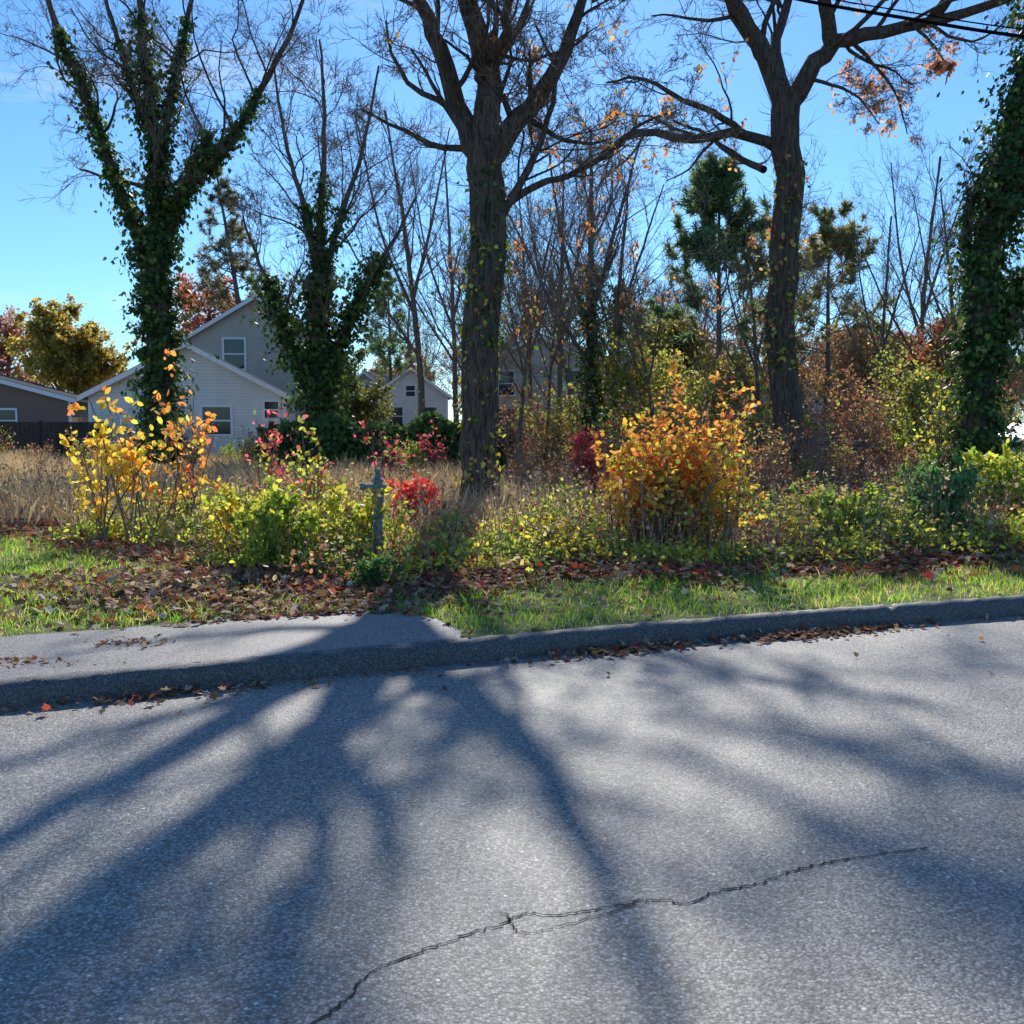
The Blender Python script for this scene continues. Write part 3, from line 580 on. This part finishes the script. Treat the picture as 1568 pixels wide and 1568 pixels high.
house('grey_house',15,62,9,8,2.8,4.6,S_g,M_roof,[(-2,1.7,.9,1.2),(2,1.7,.9,1.2)],math.radians(10))
# fences
e=empty('ivy_covered_fence',(0,0,0)); mb=MB()
for i in range(40):
    x0=-6.4+i*.155; box(mb,x0,x0+.14,27,27.03,.1,1.5+rng.uniform(-.02,.02))
for i in range(3): box(mb,-6.4+i*2.3,-6.28+i*2.3,27.04,27.16,.1,1.58)
mb.obj('boards',[M_dark],e); mb=MB(); n=8000; xx=rng.uniform(-6.6,.0,n); zz=rng.uniform(.1,1,n)**.7*1.45*(1+.1*np.sin(xx*2.3)+.07*np.sin(xx*5.1))
leaves(mb,np.stack([xx,26.95-np.abs(rng.normal(0,.18,n)),zz+.1],1),rng.uniform(.09,.17,n),col(IVY+[(.12,.17,.05,1)],n,.3),IV,A([[0,-1,.4]]),.5,0)
mb.obj('ivy',[M_ivy],e)
mb=MB()
for i in range(60): x0=-23.5+i*.155; box(mb,x0,x0+.14,36,36.03,.1,1.55)
for i in range(5): box(mb,-23.5+i*2.3,-23.38+i*2.3,36.04,36.16,.1,1.6)
mb.obj('board_fence',[M_dark])
# slatted compost bin at right
g=W(1272,740,21); mb=MB()
for z in np.arange(.15,1.1,.14):
    box(mb,-.5,.5,-.46,-.43,z,z+.09); box(mb,-.5,.5,.43,.46,z,z+.09); box(mb,-.5,-.47,-.43,.43,z,z+.09); box(mb,.47,.5,-.43,.43,z,z+.09)
for sx in (-.53,.5): 
    for sy in (-.49,.46): box(mb,sx,sx+.03,sy,sy+.03,0,1.15)
mb.obj('compost_bin',[plain('weathered_wood_mat',(.12,.105,.10),.85,.3)],None,(g[0],21,.12))
# ---------------- standpipe post ----------------
g=G(580,872); e=empty('water_standpipe',(g[0],g[1],float(hz(g[:1],g[1:])[0]))); mb=MB()
def lathe(mb,prof,S=16,off=(0,0,0),axis='z'):
    k=len(prof); a=np.arange(S)*2*math.pi/S; v=[]
    for r,z in prof:
        for t in a:
            p_=(r*math.cos(t),r*math.sin(t),z)
            if axis=='x': p_=(z,p_[0],p_[1])
            v.append((p_[0]+off[0],p_[1]+off[1],p_[2]+off[2]))
    f=[(i*S+j,i*S+(j+1)%S,(i+1)*S+(j+1)%S,(i+1)*S+j) for i in range(k-1) for j in range(S)]; mb.add(v,f,None,0,False)
lathe(mb,[(.0,.0),(.07,0),(.07,.05),(.043,.08),(.042,.60),(.052,.62),(.058,.66),(.058,.74),(.05,.78),(.044,.80),(.044,.84),(.058,.85),(.058,.87),(.034,.89),(.022,.93),(.032,.95),(.014,.98),(0,.985)])
M_pipe=plain('weathered_paint_mat',(.19,.23,.23),.7,.5,30,.1,.3)
mb.obj('pipe',[M_pipe],e); mb=MB()
lathe(mb,[(0,-.17),(.036,-.17),(.036,-.13),(.026,-.13),(.026,.0),(.026,.06),(.034,.06),(.034,.085),(0,.085)],12,(0,0,.80),'x'); 
mb.obj('spout',[M_pipe],e); mb=MB()
box(mb,-.01,.01,-.10,.02,.885,.905); lathe(mb,[(0,.5),(.055,.5),(.055,.53),(0,.53)],10); mb.obj('handle',[M_pipe],e)
# rocks
mb=MB()
for (px,py,s) in ((515,800,.34),(475,798,.25),(600,880,.14)):
    g=G(px,py); u=np.linspace(0,math.pi/2,7); t=np.arange(12)*math.pi/6
    v=A([[math.sin(a)*math.cos(b_),math.sin(a)*math.sin(b_)*.7,math.cos(a)*.8] for a in u for b_ in t]); v=v*(s*(1+.18*np.sin(v[:,0:1]*5+v[:,1:2]*7+s*9)))+A([g[0],g[1],.1])
    f=[(i*12+j,(i+1)*12+j,(i+1)*12+(j+1)%12,i*12+(j+1)%12) for i in range(6) for j in range(12)]; mb.add(v,f)
mb.obj('rock',[plain('rock_mat',(.45,.43,.4),.9,.35,9,0.,.6)])
# parked car (partly hidden at right)
e=empty('parked_car',(13.6,26,.12),math.radians(12)); mb=MB()
side=[(-2.2,.35),(-2.25,.7),(-2.1,.92),(-1.2,1.0),(-.55,1.42),(.9,1.45),(1.55,1.02),(2.1,.9),(2.25,.65),(2.2,.35)]
n_=len(side); v=[(x_,-.85+(.12 if z_>1.1 else 0),z_) for x_,z_ in side]+[(x_,.85-(.12 if z_>1.1 else 0),z_) for x_,z_ in side]
mb.add(v,[tuple(range(n_))]); mb.add(v,[tuple(range(2*n_-1,n_-1,-1))]); mb.add(v,[(i,n_+i,n_+(i+1)%n_,(i+1)%n_) for i in range(n_)])
mb.obj('body',[plain('white_car_paint_mat',(.6,.6,.62),.35,.03)],e); mb=MB()
mb.add([(-1.05,-.86,1.02),(1.35,-.86,1.04),(.85,-.745,1.38),(-.5,-.745,1.36)],[(0,1,2,3)]); mb.obj('side_window',[M_glass],e)
for i,x_ in enumerate((-1.4,1.4)):
    mb=MB(); k0=A([(x_+.33*math.cos(t),-.88,.33+.33*math.sin(t)) for t in np.arange(20)*math.pi/10]); k1=k0+A([0,.25,0])
    mb.add(np.vstack([k0,k1]),[(j,(j+1)%20,20+(j+1)%20,20+j) for j in range(20)]); mb.add(k0,[tuple(range(20))]); mb.obj('wheel_%d'%(i+1),[M_dark],e)
# overhead cable, strung along the verge in front of the trees
q=catmull(A([W(1050,-50,13),W(1200,-6,12.5),W(1400,30,12),W(1568,56,11.5),W(1800,78,11)]),24)
mb=MB(); tubes(mb,q[None],np.full((1,24),.020),8); q2=q+A([0,.2,.16]); tubes(mb,q2[None],np.full((1,24),.008),6); mb.obj('overhead_cable',[plain('cable_mat',(.008,.008,.008),.9,.1,6,0.,0.,.05)])

# ---------------- camera, light, sky ----------------
cam=bpy.data.cameras.new('camera'); co=bpy.data.objects.new('camera',cam); sc.collection.objects.link(co); sc.camera=co
co.location=(0,0,CH); co.rotation_euler=(math.radians(90)-TH,0,0); cam.sensor_width=36; cam.sensor_height=36; cam.lens=36; cam.clip_end=3000; cam.clip_start=.05
EL=math.radians(32); AZ=math.radians(3.2)
s=Vector((math.sin(AZ)*math.cos(EL),math.cos(AZ)*math.cos(EL),math.sin(EL)))
sl=bpy.data.lights.new('sun','SUN'); so=bpy.data.objects.new('sun',sl); sc.collection.objects.link(so); so.rotation_euler=s.to_track_quat('Z','Y').to_euler()
sl.energy=5.; sl.angle=math.radians(.75); sl.color=(1,.95,.87)
w=bpy.data.worlds.new('World'); sc.world=w; w.use_nodes=True; nt=w.node_tree; nt.nodes.clear(); L=nt.links
wo=nt.nodes.new('ShaderNodeOutputWorld'); bg=N(nt,'ShaderNodeBackground',Strength=.13); L.new(bg.outputs[0],wo.inputs[0])
sk=nt.nodes.new('ShaderNodeTexSky'); sk.sky_type='NISHITA'; sk.sun_disc=False; sk.sun_elevation=EL; sk.sun_rotation=AZ; sk.air_density=1.; sk.dust_density=.1; sk.ozone_density=2.5
tint=mixc(nt,1.,sk.outputs[0],(.58,.92,1.25),'MULTIPLY')
tc=nt.nodes.new('ShaderNodeTexCoord'); mp=nt.nodes.new('ShaderNodeMapping'); mp.inputs['Scale'].default_value=(1.6,1.6,9); mp.inputs['Rotation'].default_value=(0,.12,0); L.new(tc.outputs['Generated'],mp.inputs[0])
n=N(nt,'ShaderNodeTexNoise',Scale=2.2,Detail=8.,Roughness=.6); L.new(mp.outputs[0],n.inputs[0]); r=ramp(nt,n.outputs[0],[(.58,(0,0,0)),(.8,(.6,.6,.6))])
cc=mixc(nt,r.outputs[0],tint,(7.2,7.4,7.8)); L.new(cc,bg.inputs[0])
sc.view_settings.view_transform='Standard'; sc.view_settings.look='None'; sc.view_settings.exposure=0; sc.view_settings.gamma=1
